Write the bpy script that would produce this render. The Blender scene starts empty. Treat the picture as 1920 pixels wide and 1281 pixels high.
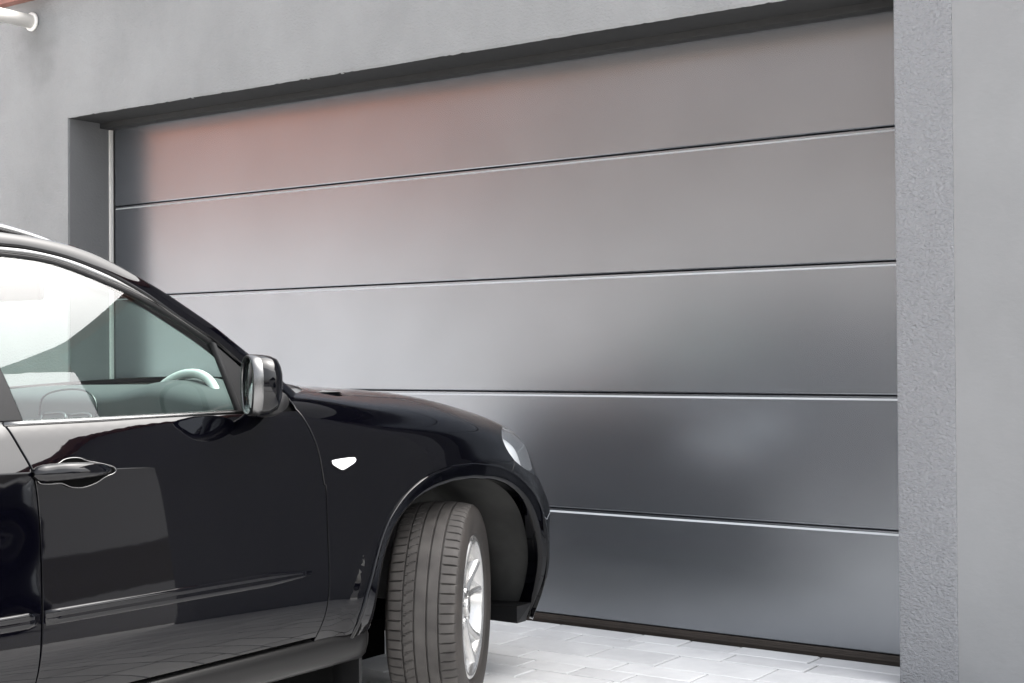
import bpy, bmesh, math, random
import numpy as np
from mathutils import Vector, Matrix
from mathutils.geometry import delaunay_2d_cdt

random.seed(7)
R = math.radians
scene = bpy.context.scene
COL = scene.collection

# ------------------------------------------------------------------ camera
YAW, PITCH, ROLL, FPX, CAMZ = .6117, .011, .0068, 2600.0, 1.25
cam_data = bpy.data.cameras.new("camera")
cam = bpy.data.objects.new("camera", cam_data)
COL.objects.link(cam)
cam_data.sensor_width = 36.0
cam_data.lens = FPX / 1920 * 36
cam_data.clip_end = 600
_cy, _sy, _cp, _sp, _cr, _sr = math.cos(YAW), math.sin(YAW), math.cos(PITCH), math.sin(PITCH), math.cos(ROLL), math.sin(ROLL)
fw = Vector((-_sy, _cy, 0)); rt = Vector((_cy, _sy, 0)); up = Vector((0, 0, 1))
Fv = fw * _cp + up * _sp; Uv = up * _cp - fw * _sp
R2 = rt * _cr - Uv * _sr; U2 = Uv * _cr + rt * _sr
cam.matrix_world = Matrix(((R2.x, U2.x, -Fv.x, 0), (R2.y, U2.y, -Fv.y, 0), (R2.z, U2.z, -Fv.z, CAMZ), (0, 0, 0, 1)))
scene.camera = cam

# ------------------------------------------------------------------ sky, sun, exposure (bright overcast)
SUN_EL, SUN_AZ = R(56), R(40)       # azimuth measured from +y towards +x
world = bpy.data.worlds.new("World"); scene.world = world
world.use_nodes = True
nt = world.node_tree; nt.nodes.clear()
o = nt.nodes.new("ShaderNodeOutputWorld"); bg = nt.nodes.new("ShaderNodeBackground")
sky = nt.nodes.new("ShaderNodeTexSky"); sky.sky_type = 'NISHITA'; sky.sun_disc = False
sky.sun_elevation = SUN_EL; sky.sun_rotation = SUN_AZ
sky.air_density = 1.0; sky.dust_density = 5.0; sky.ozone_density = 1.0
hs = nt.nodes.new("ShaderNodeHueSaturation"); hs.inputs["Saturation"].default_value = .25
nt.links.new(sky.outputs[0], hs.inputs["Color"]); nt.links.new(hs.outputs[0], bg.inputs[0])
bg.inputs[1].default_value = .15
nt.links.new(bg.outputs[0], o.inputs[0])
sun_data = bpy.data.lights.new("sun", 'SUN'); sun_data.energy = 1.05; sun_data.angle = R(70)
sun_data.color = (1, .97, .93)
sun = bpy.data.objects.new("sun", sun_data); COL.objects.link(sun)
sdir = Vector((math.sin(SUN_AZ) * math.cos(SUN_EL), math.cos(SUN_AZ) * math.cos(SUN_EL), math.sin(SUN_EL)))
sun.rotation_euler = sdir.to_track_quat('Z', 'Y').to_euler()
sun.location = (4, 14, 16)
scene.view_settings.view_transform = 'Standard'
scene.view_settings.look = 'None'
scene.view_settings.exposure = 2.1
scene.view_settings.gamma = 1.0

# ------------------------------------------------------------------ helpers
def tag(ob, label=None, cat=None, group=None, kind=None):
    if label: ob["label"] = label
    if cat: ob["category"] = cat
    if group: ob["group"] = group
    if kind: ob["kind"] = kind
    return ob

def empty(name, loc=(0, 0, 0), rz=0, parent=None):
    ob = bpy.data.objects.new(name, None); COL.objects.link(ob)
    ob.location = loc; ob.rotation_euler = (0, 0, rz)
    if parent: ob.parent = parent
    return ob

def mesh(name, verts, faces, mat, parent=None, smooth=False, normals=None, loc=None):
    me = bpy.data.meshes.new(name)
    me.from_pydata([tuple(v) for v in verts], [], [tuple(int(i) for i in f) for f in faces])
    me.update()
    if smooth or normals is not None:
        me.polygons.foreach_set("use_smooth", [True] * len(me.polygons))
    if normals is not None:
        me.normals_split_custom_set_from_vertices([tuple(n) for n in normals])
    ob = bpy.data.objects.new(name, me); COL.objects.link(ob)
    if mat: me.materials.append(mat)
    if parent: ob.parent = parent
    if loc: ob.location = loc
    return ob

class MB:
    def __init__(s): s.v = []; s.f = []
    def add(s, vs, fs):
        n = len(s.v); s.v += [tuple(v) for v in vs]; s.f += [tuple(i + n for i in f) for f in fs]; return s
    def box(s, x0, x1, y0, y1, z0, z1):
        return s.add([(x0, y0, z0), (x1, y0, z0), (x1, y1, z0), (x0, y1, z0), (x0, y0, z1), (x1, y0, z1), (x1, y1, z1), (x0, y1, z1)],
              [(3, 2, 1, 0), (4, 5, 6, 7), (0, 1, 5, 4), (1, 2, 6, 5), (2, 3, 7, 6), (3, 0, 4, 7)])
    def tube(s, pts, rad, n=10, caps=True, flat=1.0):
        pts = [Vector(p) for p in pts]; N = len(pts)
        rads = rad if hasattr(rad, '__len__') else [rad] * N
        rings = []; prev = None
        for i, p in enumerate(pts):
            t = (pts[min(i + 1, N - 1)] - pts[max(i - 1, 0)]).normalized()
            if prev is None:
                a = t.orthogonal().normalized()
            else:
                a = (prev - t * prev.dot(t)).normalized()
            prev = a; b = t.cross(a)
            rings.append([p + (a * math.cos(2 * math.pi * k / n) + b * math.sin(2 * math.pi * k / n) * flat) * rads[i] for k in range(n)])
        vs = [v for r in rings for v in r]
        fs = [(i * n + k, i * n + (k + 1) % n, (i + 1) * n + (k + 1) % n, (i + 1) * n + k) for i in range(N - 1) for k in range(n)]
        if caps:
            fs.append(tuple(range(n))[::-1]); fs.append(tuple((N - 1) * n + k for k in range(n)))
        return s.add(vs, fs)
    def build(s, name, mat, parent=None, smooth=False, loc=None, bevel=0, seg=2):
        ob = mesh(name, s.v, s.f, mat, parent, smooth, loc=loc)
        if bevel:
            bm = bmesh.new(); bm.from_mesh(ob.data)
            bmesh.ops.bevel(bm, geom=list(bm.edges), offset=bevel, segments=seg, profile=.5, affect='EDGES', clamp_overlap=True)
            bm.to_mesh(ob.data); bm.free()
        return ob

def box(name, b, mat, parent=None, bevel=0):
    return MB().box(*b).build(name, mat, parent, bevel=bevel)

# ------------------------------------------------------------------ materials
def new_mat(name):
    m = bpy.data.materials.new(name); m.use_nodes = True
    return m, m.node_tree.nodes, m.node_tree.links, m.node_tree.nodes["Principled BSDF"]

def simple(name, col, rough=.5, metal=0., ior=1.5, noise=0., nscale=20., bump=0., bscale=80., bdist=.002, coat=0.):
    m, N, L, P = new_mat(name)
    P.inputs["Base Color"].default_value = (*col, 1); P.inputs["Roughness"].default_value = rough
    P.inputs["Metallic"].default_value = metal; P.inputs["IOR"].default_value = ior
    P.inputs["Coat Weight"].default_value = coat; P.inputs["Coat Roughness"].default_value = .03
    tc = N.new("ShaderNodeTexCoord")
    if noise:
        t = N.new("ShaderNodeTexNoise"); t.inputs["Scale"].default_value = nscale; t.inputs["Detail"].default_value = 6
        L.new(tc.outputs["Object"], t.inputs["Vector"])
        mr = N.new("ShaderNodeMapRange"); mr.inputs["From Min"].default_value = .3; mr.inputs["From Max"].default_value = .7
        mr.inputs["To Min"].default_value = 1 - noise; mr.inputs["To Max"].default_value = 1 + noise
        L.new(t.outputs["Fac"], mr.inputs["Value"])
        mx = N.new("ShaderNodeVectorMath"); mx.operation = 'SCALE'; mx.inputs[0].default_value = col
        L.new(mr.outputs[0], mx.inputs["Scale"]); L.new(mx.outputs[0], P.inputs["Base Color"])
    if bump:
        t = N.new("ShaderNodeTexNoise"); t.inputs["Scale"].default_value = bscale; t.inputs["Detail"].default_value = 5
        L.new(tc.outputs["Object"], t.inputs["Vector"])
        b = N.new("ShaderNodeBump"); b.inputs["Strength"].default_value = bump; b.inputs["Distance"].default_value = bdist
        L.new(t.outputs["Fac"], b.inputs["Height"]); L.new(b.outputs[0], P.inputs["Normal"])
    return m

def plaster(name, col, rough_relief, scale, dist, stains):
    m, N, L, P = new_mat(name)
    P.inputs["Roughness"].default_value = .9; P.inputs["Specular IOR Level"].default_value = .25
    tc = N.new("ShaderNodeTexCoord")
    mp = N.new("ShaderNodeMapping"); mp.inputs["Scale"].default_value = (1, 1, 1.5); mp.inputs["Rotation"].default_value = (0, R(22), 0)
    L.new(tc.outputs["Object"], mp.inputs["Vector"])
    n1 = N.new("ShaderNodeTexNoise"); n1.inputs["Scale"].default_value = scale; n1.inputs["Detail"].default_value = 2.5; n1.inputs["Roughness"].default_value = .55
    n1.inputs["Distortion"].default_value = .1
    L.new(mp.outputs[0], n1.inputs["Vector"])
    n2 = N.new("ShaderNodeTexNoise"); n2.inputs["Scale"].default_value = scale * 3.5; n2.inputs["Detail"].default_value = 3
    L.new(tc.outputs["Object"], n2.inputs["Vector"])
    ad = N.new("ShaderNodeMath"); ad.operation = 'MULTIPLY_ADD'; ad.inputs[1].default_value = .3
    L.new(n2.outputs["Fac"], ad.inputs[0]); L.new(n1.outputs["Fac"], ad.inputs[2])
    b = N.new("ShaderNodeBump"); b.inputs["Strength"].default_value = rough_relief; b.inputs["Distance"].default_value = dist
    L.new(ad.outputs[0], b.inputs["Height"]); L.new(b.outputs[0], P.inputs["Normal"])
    # weathering: broad clouds, run marks, grime
    w = N.new("ShaderNodeTexNoise"); w.inputs["Scale"].default_value = 1.3; w.inputs["Detail"].default_value = 8; w.inputs["Roughness"].default_value = .6
    mp2 = N.new("ShaderNodeMapping"); mp2.inputs["Scale"].default_value = (1.3, 1, .9)
    L.new(tc.outputs["Object"], mp2.inputs["Vector"]); L.new(mp2.outputs[0], w.inputs["Vector"])
    mr = N.new("ShaderNodeMapRange"); mr.inputs["From Min"].default_value = .3; mr.inputs["From Max"].default_value = .7
    mr.inputs["To Min"].default_value = 1 - stains; mr.inputs["To Max"].default_value = 1 + stains * .5
    L.new(w.outputs["Fac"], mr.inputs["Value"])
    mx = N.new("ShaderNodeVectorMath"); mx.operation = 'SCALE'; mx.inputs[0].default_value = col
    L.new(mr.outputs[0], mx.inputs["Scale"]); L.new(mx.outputs[0], P.inputs["Base Color"])
    return m

M = {}
M['wall'] = plaster("plaster_wall", (.265, .27, .27), .8, 55, .007, .15)
def pole_patch(m):  # wall colour darkened in a noise-edged patch just below the pole
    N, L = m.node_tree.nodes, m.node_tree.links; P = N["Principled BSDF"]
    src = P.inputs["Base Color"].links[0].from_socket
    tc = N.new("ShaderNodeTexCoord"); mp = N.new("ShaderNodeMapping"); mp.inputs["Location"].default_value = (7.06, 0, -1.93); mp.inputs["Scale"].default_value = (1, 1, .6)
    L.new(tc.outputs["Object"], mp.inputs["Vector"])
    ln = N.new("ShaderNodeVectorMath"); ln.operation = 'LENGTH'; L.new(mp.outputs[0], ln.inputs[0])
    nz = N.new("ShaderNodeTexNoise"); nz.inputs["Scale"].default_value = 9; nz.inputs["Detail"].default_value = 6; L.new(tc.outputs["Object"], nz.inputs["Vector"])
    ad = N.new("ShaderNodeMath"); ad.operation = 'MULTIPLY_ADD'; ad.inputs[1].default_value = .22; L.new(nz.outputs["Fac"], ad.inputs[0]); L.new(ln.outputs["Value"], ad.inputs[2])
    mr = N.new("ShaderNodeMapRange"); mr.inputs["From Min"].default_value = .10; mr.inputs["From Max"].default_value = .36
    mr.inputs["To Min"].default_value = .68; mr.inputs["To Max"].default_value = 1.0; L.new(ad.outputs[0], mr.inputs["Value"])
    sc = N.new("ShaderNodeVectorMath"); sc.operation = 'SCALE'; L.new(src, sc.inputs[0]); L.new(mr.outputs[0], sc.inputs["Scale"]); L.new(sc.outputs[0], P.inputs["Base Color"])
pole_patch(M['wall'])
M['wall_rough'] = plaster("plaster_coarse", (.28, .285, .295), 1.0, 66, .024, .04)
M['wall_smooth'] = plaster("plaster_smooth", (.232, .235, .237), .2, 30, .004, .10)
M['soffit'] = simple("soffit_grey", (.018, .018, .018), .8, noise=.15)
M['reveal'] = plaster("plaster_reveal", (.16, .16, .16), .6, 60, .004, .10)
M['door'] = simple("door_satin", (.236, .250, .270), .265, metal=.8, noise=.04, nscale=2.5)
def door_smudges(m):
    N, L = m.node_tree.nodes, m.node_tree.links; P = N["Principled BSDF"]
    tc = N.new("ShaderNodeTexCoord"); t = N.new("ShaderNodeTexNoise"); t.inputs["Scale"].default_value = 1.7; t.inputs["Detail"].default_value = 10; t.inputs["Roughness"].default_value = .62
    L.new(tc.outputs["Object"], t.inputs["Vector"])
    mr = N.new("ShaderNodeMapRange"); mr.inputs["From Min"].default_value = .35; mr.inputs["From Max"].default_value = .7
    mr.inputs["To Min"].default_value = .235; mr.inputs["To Max"].default_value = .31
    L.new(t.outputs["Fac"], mr.inputs["Value"]); L.new(mr.outputs[0], P.inputs["Roughness"])
M['door_edge'] = simple("door_edge", (.58, .59, .59), .4, metal=.3)  # pale colour on the section chamfers stands in for their sky highlight
M['seal'] = simple("rubber_seal", (.035, .026, .02), .6, noise=.2)
M['white_metal'] = simple("white_metal", (.78, .76, .72), .35)
M['black'] = simple("black_void", (.006, .006, .006), .9)
M['red'] = simple("red_fascia", (.22, .095, .075), .6, noise=.15)
M['paint'] = simple("black_paint", (.0006, .0006, .0014), .02, ior=1.38)
M['paint_inner'] = simple("body_inner", (.003, .003, .003), .9, ior=1.05)
M['plastic'] = simple("black_plastic", (.008, .008, .0085), .5, ior=1.35, bump=.15, bscale=400, bdist=.0006)
M['cladding'] = simple("sill_plastic", (.006, .0058, .0058), .33, ior=1.28, bump=.1, bscale=300, bdist=.0005)
M['liner'] = simple("liner_felt", (.03, .03, .0285), .85, noise=.3, nscale=9)
M['chrome'] = simple("chrome", (.75, .75, .75), .12, metal=1)
M['alu'] = simple("satin_trim", (.13, .13, .13), .25, metal=1)
M['rim'] = simple("silver_wheel", (.50, .495, .485), .24, metal=.75, coat=.6)
M['mirror'] = simple("mirror_glass", (.85, .87, .86), .01, metal=1)
M['white_plastic'] = simple("white_lens", (.78, .78, .78), .12, bump=.3, bscale=150, bdist=.001)
M['lining'] = simple("head_lining", (.42, .42, .40), .9)
M['dash'] = simple("dash_leather", (.075, .078, .078), .55, bump=.2, bscale=200, bdist=.001)
M['dash_light'] = simple("dash_trim", (.42, .44, .43), .4)
M['seat'] = simple("seat_leather", (.02, .02, .02), .45, bump=.2, bscale=160, bdist=.001)
M['wheel_light'] = simple("steering_leather", (.62, .64, .61), .35)

def glass(name, tint, ior=1.9, rough=0.0):
    m, N, L, P = new_mat(name)
    N.remove(P); out = N["Material Output"]
    tr = N.new("ShaderNodeBsdfTransparent"); tr.inputs[0].default_value = (*tint, 1)
    gl = N.new("ShaderNodeBsdfGlossy"); gl.inputs["Roughness"].default_value = rough
    fr = N.new("ShaderNodeFresnel"); geo = N.new("ShaderNodeNewGeometry")
    im = N.new("ShaderNodeMapRange"); im.inputs["To Min"].default_value = ior; im.inputs["To Max"].default_value = 1 / ior   # same pane from both sides
    L.new(geo.outputs["Backfacing"], im.inputs["Value"]); L.new(im.outputs[0], fr.inputs["IOR"])
    mx = N.new("ShaderNodeMixShader")
    L.new(fr.outputs[0], mx.inputs[0]); L.new(tr.outputs[0], mx.inputs[1]); L.new(gl.outputs[0], mx.inputs[2])
    L.new(mx.outputs[0], out.inputs["Surface"])
    return m
M['glass'] = glass("window_glass", (.80, .92, .88), 1.68)
M['lens'] = glass("headlight_lens", (.93, .95, .96), 1.6)

def tyre_mat():
    m, N, L, P = new_mat("tyre_rubber")
    tc = N.new("ShaderNodeTexCoord"); n = N.new("ShaderNodeTexNoise"); n.inputs["Scale"].default_value = 14; n.inputs["Detail"].default_value = 8
    L.new(tc.outputs["Object"], n.inputs["Vector"])
    cr = N.new("ShaderNodeValToRGB"); cr.color_ramp.elements[0].position = .3; cr.color_ramp.elements[0].color = (.026, .023, .021, 1)
    cr.color_ramp.elements[1].position = .72; cr.color_ramp.elements[1].color = (.056, .051, .047, 1)
    L.new(n.outputs["Fac"], cr.inputs[0]); L.new(cr.outputs[0], P.inputs["Base Color"])
    P.inputs["Roughness"].default_value = .75
    n2 = N.new("ShaderNodeTexNoise"); n2.inputs["Scale"].default_value = 220; L.new(tc.outputs["Object"], n2.inputs["Vector"])
    b = N.new("ShaderNodeBump"); b.inputs["Strength"].default_value = .25; b.inputs["Distance"].default_value = .001
    L.new(n2.outputs["Fac"], b.inputs["Height"]); L.new(b.outputs[0], P.inputs["Normal"])
    return m
M['tyre'] = tyre_mat()
M['sidewall'] = simple('tyre_sidewall', (.020, .0165, .014), .6, noise=.3, nscale=10)

def paver_mat(name, per_object=True):
    m, N, L, P = new_mat(name)
    tc = N.new("ShaderNodeTexCoord"); geo = N.new("ShaderNodeNewGeometry")
    n = N.new("ShaderNodeTexNoise"); n.inputs["Scale"].default_value = 5; n.inputs["Detail"].default_value = 9; n.inputs["Roughness"].default_value = .65
    L.new(geo.outputs["Position"], n.inputs["Vector"])
    if per_object:
        oi = N.new("ShaderNodeObjectInfo"); rnd = oi.outputs["Random"]
    else:
        rnd = geo.outputs["Random Per Island"]
    a = N.new("ShaderNodeMath"); a.operation = 'MULTIPLY_ADD'; a.inputs[1].default_value = .35
    L.new(rnd, a.inputs[0]); L.new(n.outputs["Fac"], a.inputs[2])
    cr = N.new("ShaderNodeValToRGB"); cr.color_ramp.elements[0].position = .3; cr.color_ramp.elements[0].color = (.56, .555, .55, 1)
    cr.color_ramp.elements[1].position = .95; cr.color_ramp.elements[1].color = (.78, .775, .76, 1)
    L.new(a.outputs[0], cr.inputs[0]); L.new(cr.outputs[0], P.inputs["Base Color"])
    P.inputs["Roughness"].default_value = .8
    n2 = N.new("ShaderNodeTexNoise"); n2.inputs["Scale"].default_value = 260; L.new(geo.outputs["Position"], n2.inputs["Vector"])
    b = N.new("ShaderNodeBump"); b.inputs["Strength"].default_value = .3; b.inputs["Distance"].default_value = .001
    L.new(n2.outputs["Fac"], b.inputs["Height"]); L.new(b.outputs[0], P.inputs["Normal"])
    return m
M['paver'] = paver_mat("paver_concrete"); M['paver_far'] = paver_mat("paver_concrete_far", False)
M['joint'] = simple("joint_sand", (.17, .165, .155), .95, noise=.2, nscale=30)
M['asphalt'] = simple("asphalt", (.14, .14, .14), .85, noise=.25, nscale=6, bump=.3, bscale=120)
M['white_wall'] = simple("white_render", (.74, .73, .71), .85, noise=.05, nscale=2)
M['bright_wall'] = simple("bright_render", (.86, .84, .81), .85)
M['pale_wall'] = simple("pale_render", (.52, .49, .46), .85, noise=.05, nscale=2)
M['brick'] = simple("red_brick", (.42, .115, .035), .8, noise=.2, nscale=6)
M['tile'] = simple("taupe_tile", (.17, .12, .085), .7, noise=.2, nscale=6)
M['window_dark'] = simple("dark_window", (.02, .024, .028), .05)
M['slate'] = simple("slate", (.035, .037, .042), .6, noise=.2)
M['leaf'] = simple("leaf", (.03, .05, .02), .6, noise=.4, nscale=3)
M['bark'] = simple("bark", (.07, .05, .035), .9, noise=.3)

# ------------------------------------------------------------------ ground: driveway with pavers, street
YD, REC, XL, XR = 5.449, .303, -6.777, -1.828
YF = YD - REC
ZT = 2.663
driveway = MB().box(-12, 7, -6, 5.7, -.30, -.008).build("driveway", M['joint']); tag(driveway, kind='structure')
street = mesh("street", [(-90, -80, -.14), (90, -80, -.14), (90, 80, -.14), (-90, 80, -.14)], [(0, 1, 2, 3)], M['asphalt']); tag(street, kind='structure')

def paver_verts(x0, x1, y0, y1, z, g=.0035, b=.006):
    x0 += g; x1 -= g; y0 += g; y1 -= g
    vs = []
    for (i, zz) in ((0, -.05), (0, z - b * .6), (b, z)):
        vs += [(x0 + i, y0 + i, zz), (x1 - i, y0 + i, zz), (x1 - i, y1 - i, zz), (x0 + i, y1 - i, zz)]
    fs = [(8, 9, 10, 11)]
    for r in (0, 4):
        for k in range(4):
            fs.append((r + k, r + (k + 1) % 4, r + 4 + (k + 1) % 4, r + 4 + k))
    return vs, fs
far = MB(); yy = 5.44; ci = 0
PN = 0
while yy > -6:
    cw = (.145, .155, .23, .16)[ci % 4]; ci += 1
    y0, y1 = yy - cw, yy; yy = y0
    xx = -12 + random.uniform(0, .3)
    while xx < 6.9:
        ln = random.choice((.24, .32, .44, .44, .36))
        z = random.uniform(-.001, .001); b = random.uniform(.004, .007)
        vs, fs = paver_verts(xx, xx + ln, y0, y1, z, b=b)
        if -4.1 < xx < -1.55 and y0 > 3.2:
            cxp, cyp = xx + ln / 2, (y0 + y1) / 2
            mesh("paver", [(v[0] - cxp, v[1] - cyp, v[2]) for v in vs], fs, M['paver'], driveway, loc=(cxp, cyp, 0)); PN += 1
        elif y0 > -4 and -9 < xx < 4:
            far.add(vs, fs)
        xx += ln
tag(far.build("pavers", M['paver_far'], driveway), kind='stuff')
# plain paved apron beyond the modelled pieces
apron = MB().box(-30, -9.3, -6, 5.1, -.13, -.002).box(4.6, 14, -6, 5.1, -.13, -.002).box(-9.3, 4.6, -6.2, -4.3, -.13, -.004).build("pavement", M['paver_far']); tag(apron, kind='structure')

# ------------------------------------------------------------------ garage building
garage = empty("garage_building", (0, YF, 0))
tag(garage, "grey plastered garage building with a wide sectional door and reddish band along its top", "garage")
def gbox(name, x0, x1, y0, y1, z0, z1, mat, bevel=0):
    return MB().box(x0, x1, y0 - YF, y1 - YF, z0, z1).build(name, mat, garage, bevel=bevel)

def ragged_lintel():
    """plaster face whose lower arris is uneven, as trowelled"""
    mb = MB(); n = 260; rnd = random.Random(3); vs = []; prev = 0
    for i in range(n + 1):
        x = XL + (XR - XL) * i / n
        prev = .75 * prev + rnd.uniform(-.0018, .0018); j = prev + (rnd.uniform(.002, .006) if rnd.random() < .06 else 0)
        vs += [(x, 0, 3.42), (x, 0, ZT + .014 + j), (x, .004, ZT + .002 + j * .6), (x, .014, ZT), (x, REC - .075, ZT)]
    fs = []
    for i in range(n):
        for k in range(4):
            a = i * 5 + k; fs.append((a, a + 1, a + 6, a + 5))
    mb.add(vs, fs)
    return mb
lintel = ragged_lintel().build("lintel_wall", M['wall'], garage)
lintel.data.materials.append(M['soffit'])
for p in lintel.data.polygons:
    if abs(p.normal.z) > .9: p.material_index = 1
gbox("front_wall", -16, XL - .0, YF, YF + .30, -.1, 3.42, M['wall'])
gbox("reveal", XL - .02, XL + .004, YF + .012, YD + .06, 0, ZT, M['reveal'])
gbox("coarse_pier", XR, -1.607, YF, YD + .2, -.1, 3.42, M['wall_rough'], bevel=.006)
gbox("smooth_pier", -1.607, .15, YF + .004, YD + .2, -.1, 3.42, M['wall_smooth'])
gbox("side_wall", -.05, .146, YD + .2, 12, -.1, 3.42, M['wall_smooth'])
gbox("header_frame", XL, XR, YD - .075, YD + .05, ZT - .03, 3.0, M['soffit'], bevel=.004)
gbox("side_wall", -16, -15.8, YF + .3, 12, -.1, 3.42, M['wall_smooth'])
gbox("back_wall", -15.8, -.05, 11.8, 12, -.1, 3.42, M['wall_smooth'])
fascia = gbox("fascia", -16.1, .75, YF - .06, YF + .1, 3.405, 3.50, M['red'], bevel=.004)  # fascia and roof overhang past the side wall, added to cover reflected sky
gbox("roof", -16.1, .75, YF + .1, 12.1, 3.43, 3.485, M['red'])
gbox("garage_floor", XL, XR, YD + .06, 11.8, -.1, .0, M['joint'])
# sectional door
door = empty("garage_door", (0, REC, 0), parent=garage)
tag(door, "anthracite satin door of five wide horizontal sections")
ZJ = [.040, .540, 1.083, 1.626, 2.169, 2.70]
x0, x1 = XL + .05, XR + .05
for k in range(5):
    zb, zt_ = ZJ[k], ZJ[k + 1]
    # profile (y, z): bottom edge -> face -> top chamfer -> recessed lip
    prof = [(.045, zb + .003), (.004, zb + .003), (.0012, zb + .0045), (0, zb + .008), (0, zt_ - .0205), (.0012, zt_ - .019),
            (.0055, zt_ - .0125), (.007, zt_ - .0115), (.007, zt_ - .0045), (.009, zt_ - .003), (.045, zt_ - .003)]
    n = len(prof)
    vs = [(x0, y, z) for y, z in prof] + [(x1, y, z) for y, z in prof]
    fs = [(i, i + n, i + n + 1, i + 1) for i in range(n - 1)] + [tuple(range(n)), tuple(range(2 * n - 1, n - 1, -1))]
    ob = mesh("door_panel", vs, fs, M['door'], door)
    ob.data.materials.append(M['door_edge'])
    for p in ob.data.polygons:
        if len(p.vertices) == 4 and p.index in (4, 5): p.material_index = 1
box("door_backing", (XL, XR + .1, .05, .07, 0, ZT + .2), M['black'], door)
mb = MB().box(x0, x1, -.006, .045, .012, .039).box(x0, x1, .004, .04, -.004, .012)
mb.build("bottom_seal", M['seal'], door, bevel=.002)
mb = MB().box(x0, x1, -.010, -.006, .026, .030)
mb.build("seal_lip", M['seal'], door)
box("guide_rail", (XL + .004, XL + .018, -.012, .02, .0, ZT - .032), M['white_metal'], door, bevel=.002)
box("rail_gasket", (XL + .018, XL + .05, .012, .03, .0, ZT - .032), M['plastic'], door)
# pole fixed to the wall
pole = empty("wall_pole", (-7.10, 0, 3.275), parent=garage)
MB().tube([(0, -.012, 0), (0, -1.3, 0)], .041, 28).build("pole_tube", M['white_metal'], pole, smooth=True)
MB().tube([(0, .0, 0), (0, -.006, 0), (0, -.016, 0), (0, -.02, 0)], [.05, .056, .056, .045], 28).build("flange", M['white_metal'], pole, smooth=True)

# ------------------------------------------------------------------ the car: body surface
# stations run from the tail along the right flank and round the nose to the centre line;
# rows run from the sill up over the shoulder to the bonnet centre line.  points are (s forward, w outward, z up)
def row(sz_w):
    return sz_w
ST = [-3.80, -3.3, -2.6, -1.9, -1.4, -1.0, -.75, -.4, 0., .3, .5]
rows_z = [
  [.30]*11, [.42]*11, [.60]*11, [.80]*11, [.955]*11,
  [1.03]*6 + [1.03, 1.01, .985, .94, .902],
  [1.09]*6 + [1.092, 1.070, 1.035, .985, .945],
  [1.105]*6 + [1.130, 1.112, 1.080, 1.030, .985],
  [1.20]*6 + [1.180, 1.158, 1.125, 1.070, 1.018],
  [1.22]*6 + [1.195, 1.172, 1.140, 1.085, 1.030]]
rows_z[4] = [.965, .965, .965, .965, .962, .958, .955, .940, .905, .865, .835]
rows_z[3] = [.80]*9 + [.775, .755]
rows_w = [
  [.84, .87, .89, .89, .89, .89, .89, .89, .88, .86, .83],
  [.88, .93, .955, .960, .960, .960, .960, .958, .945, .925, .89],
  [.89, .945, .966, .969, .969, .969, .969, .968, .960, .940, .905],
  [.88, .93, .949, .951, .951, .951, .952, .957, .957, .938, .902],
  [.87, .914, .933, .936, .936, .937, .942, .956, .954, .932, .878],
  [.855, .898, .915, .917, .917, .919, .928, .944, .942, .910, .852],
  [.83, .87, .887, .890, .889, .888, .893, .898, .896, .865, .806],
  [.80, .83, .84, .842, .84, .835, .818, .805, .795, .768, .722],
  [.45]*11, [0.]*11]
CORNER = [
 [(.605,.795,.23),(.645,.830,.40),(.665,.842,.58),(.655,.838,.70),(.592,.815,.80),(.560,.780,.865),(.552,.728,.908),(.568,.655,.948),(.62,.42,.985),(.70,0,1.0)],
 [(.72,.660,.23),(.77,.685,.40),(.80,.692,.58),(.785,.688,.69),(.690,.660,.778),(.658,.630,.838),(.645,.590,.882),(.645,.530,.923),(.69,.36,.958),(.76,0,.97)],
 [(.81,.40,.23),(.865,.42,.40),(.89,.43,.58),(.87,.425,.68),(.795,.415,.755),(.765,.405,.815),(.742,.38,.858),(.73,.34,.900),(.755,.24,.93),(.80,0,.945)],
 [(.84,0,.23),(.895,0,.40),(.915,0,.58),(.895,0,.67),(.84,0,.745),(.818,0,.80),(.80,0,.84),(.795,0,.875),(.80,0,.905),(.812,0,.925)]]
NK = 10
CP = np.zeros((15, NK, 3))
for j in range(11):
    for k in range(NK): CP[j, k] = (ST[j], rows_w[k][j], rows_z[k][j])
for c in range(4):
    for k in range(NK): CP[11 + c, k] = CORNER[c][k]
def mir(p): return p * np.array([1, -1, 1])
ext_u = np.stack([mir(CP[13]), mir(CP[12])])            # mirrored stations past the nose centre
CPu = np.concatenate([CP, ext_u], 0)
ext_v = np.stack([mir(CPu[:, 8]), mir(CPu[:, 7])], 1)   # mirrored rows past the bonnet centre
CPF = np.concatenate([CPu, ext_v], 1)
U_K = [0.]
for j in range(1, 17):
    d = np.linalg.norm(CPF[j, 1:8] - CPF[j - 1, 1:8], axis=1).mean(); U_K.append(U_K[-1] + d)
U_K = np.array(U_K)
V_K = [0.]
for k in range(1, 12):
    V_K.append(V_K[-1] + np.linalg.norm(CPF[5:10, k] - CPF[5:10, k - 1], axis=1).mean())
V_K = np.array(V_K)
def second_op(t):
    n = len(t); h = np.diff(t); A = np.eye(n); B = np.zeros((n, n))
    for i in range(1, n - 1):
        A[i, i - 1] = h[i - 1] / 6; A[i, i] = (h[i - 1] + h[i]) / 3; A[i, i + 1] = h[i] / 6
        B[i, i - 1] = 1 / h[i - 1]; B[i, i] = -1 / h[i - 1] - 1 / h[i]; B[i, i + 1] = 1 / h[i]
    return np.linalg.solve(A, B)
TU, TV = second_op(U_K), second_op(V_K)
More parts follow.
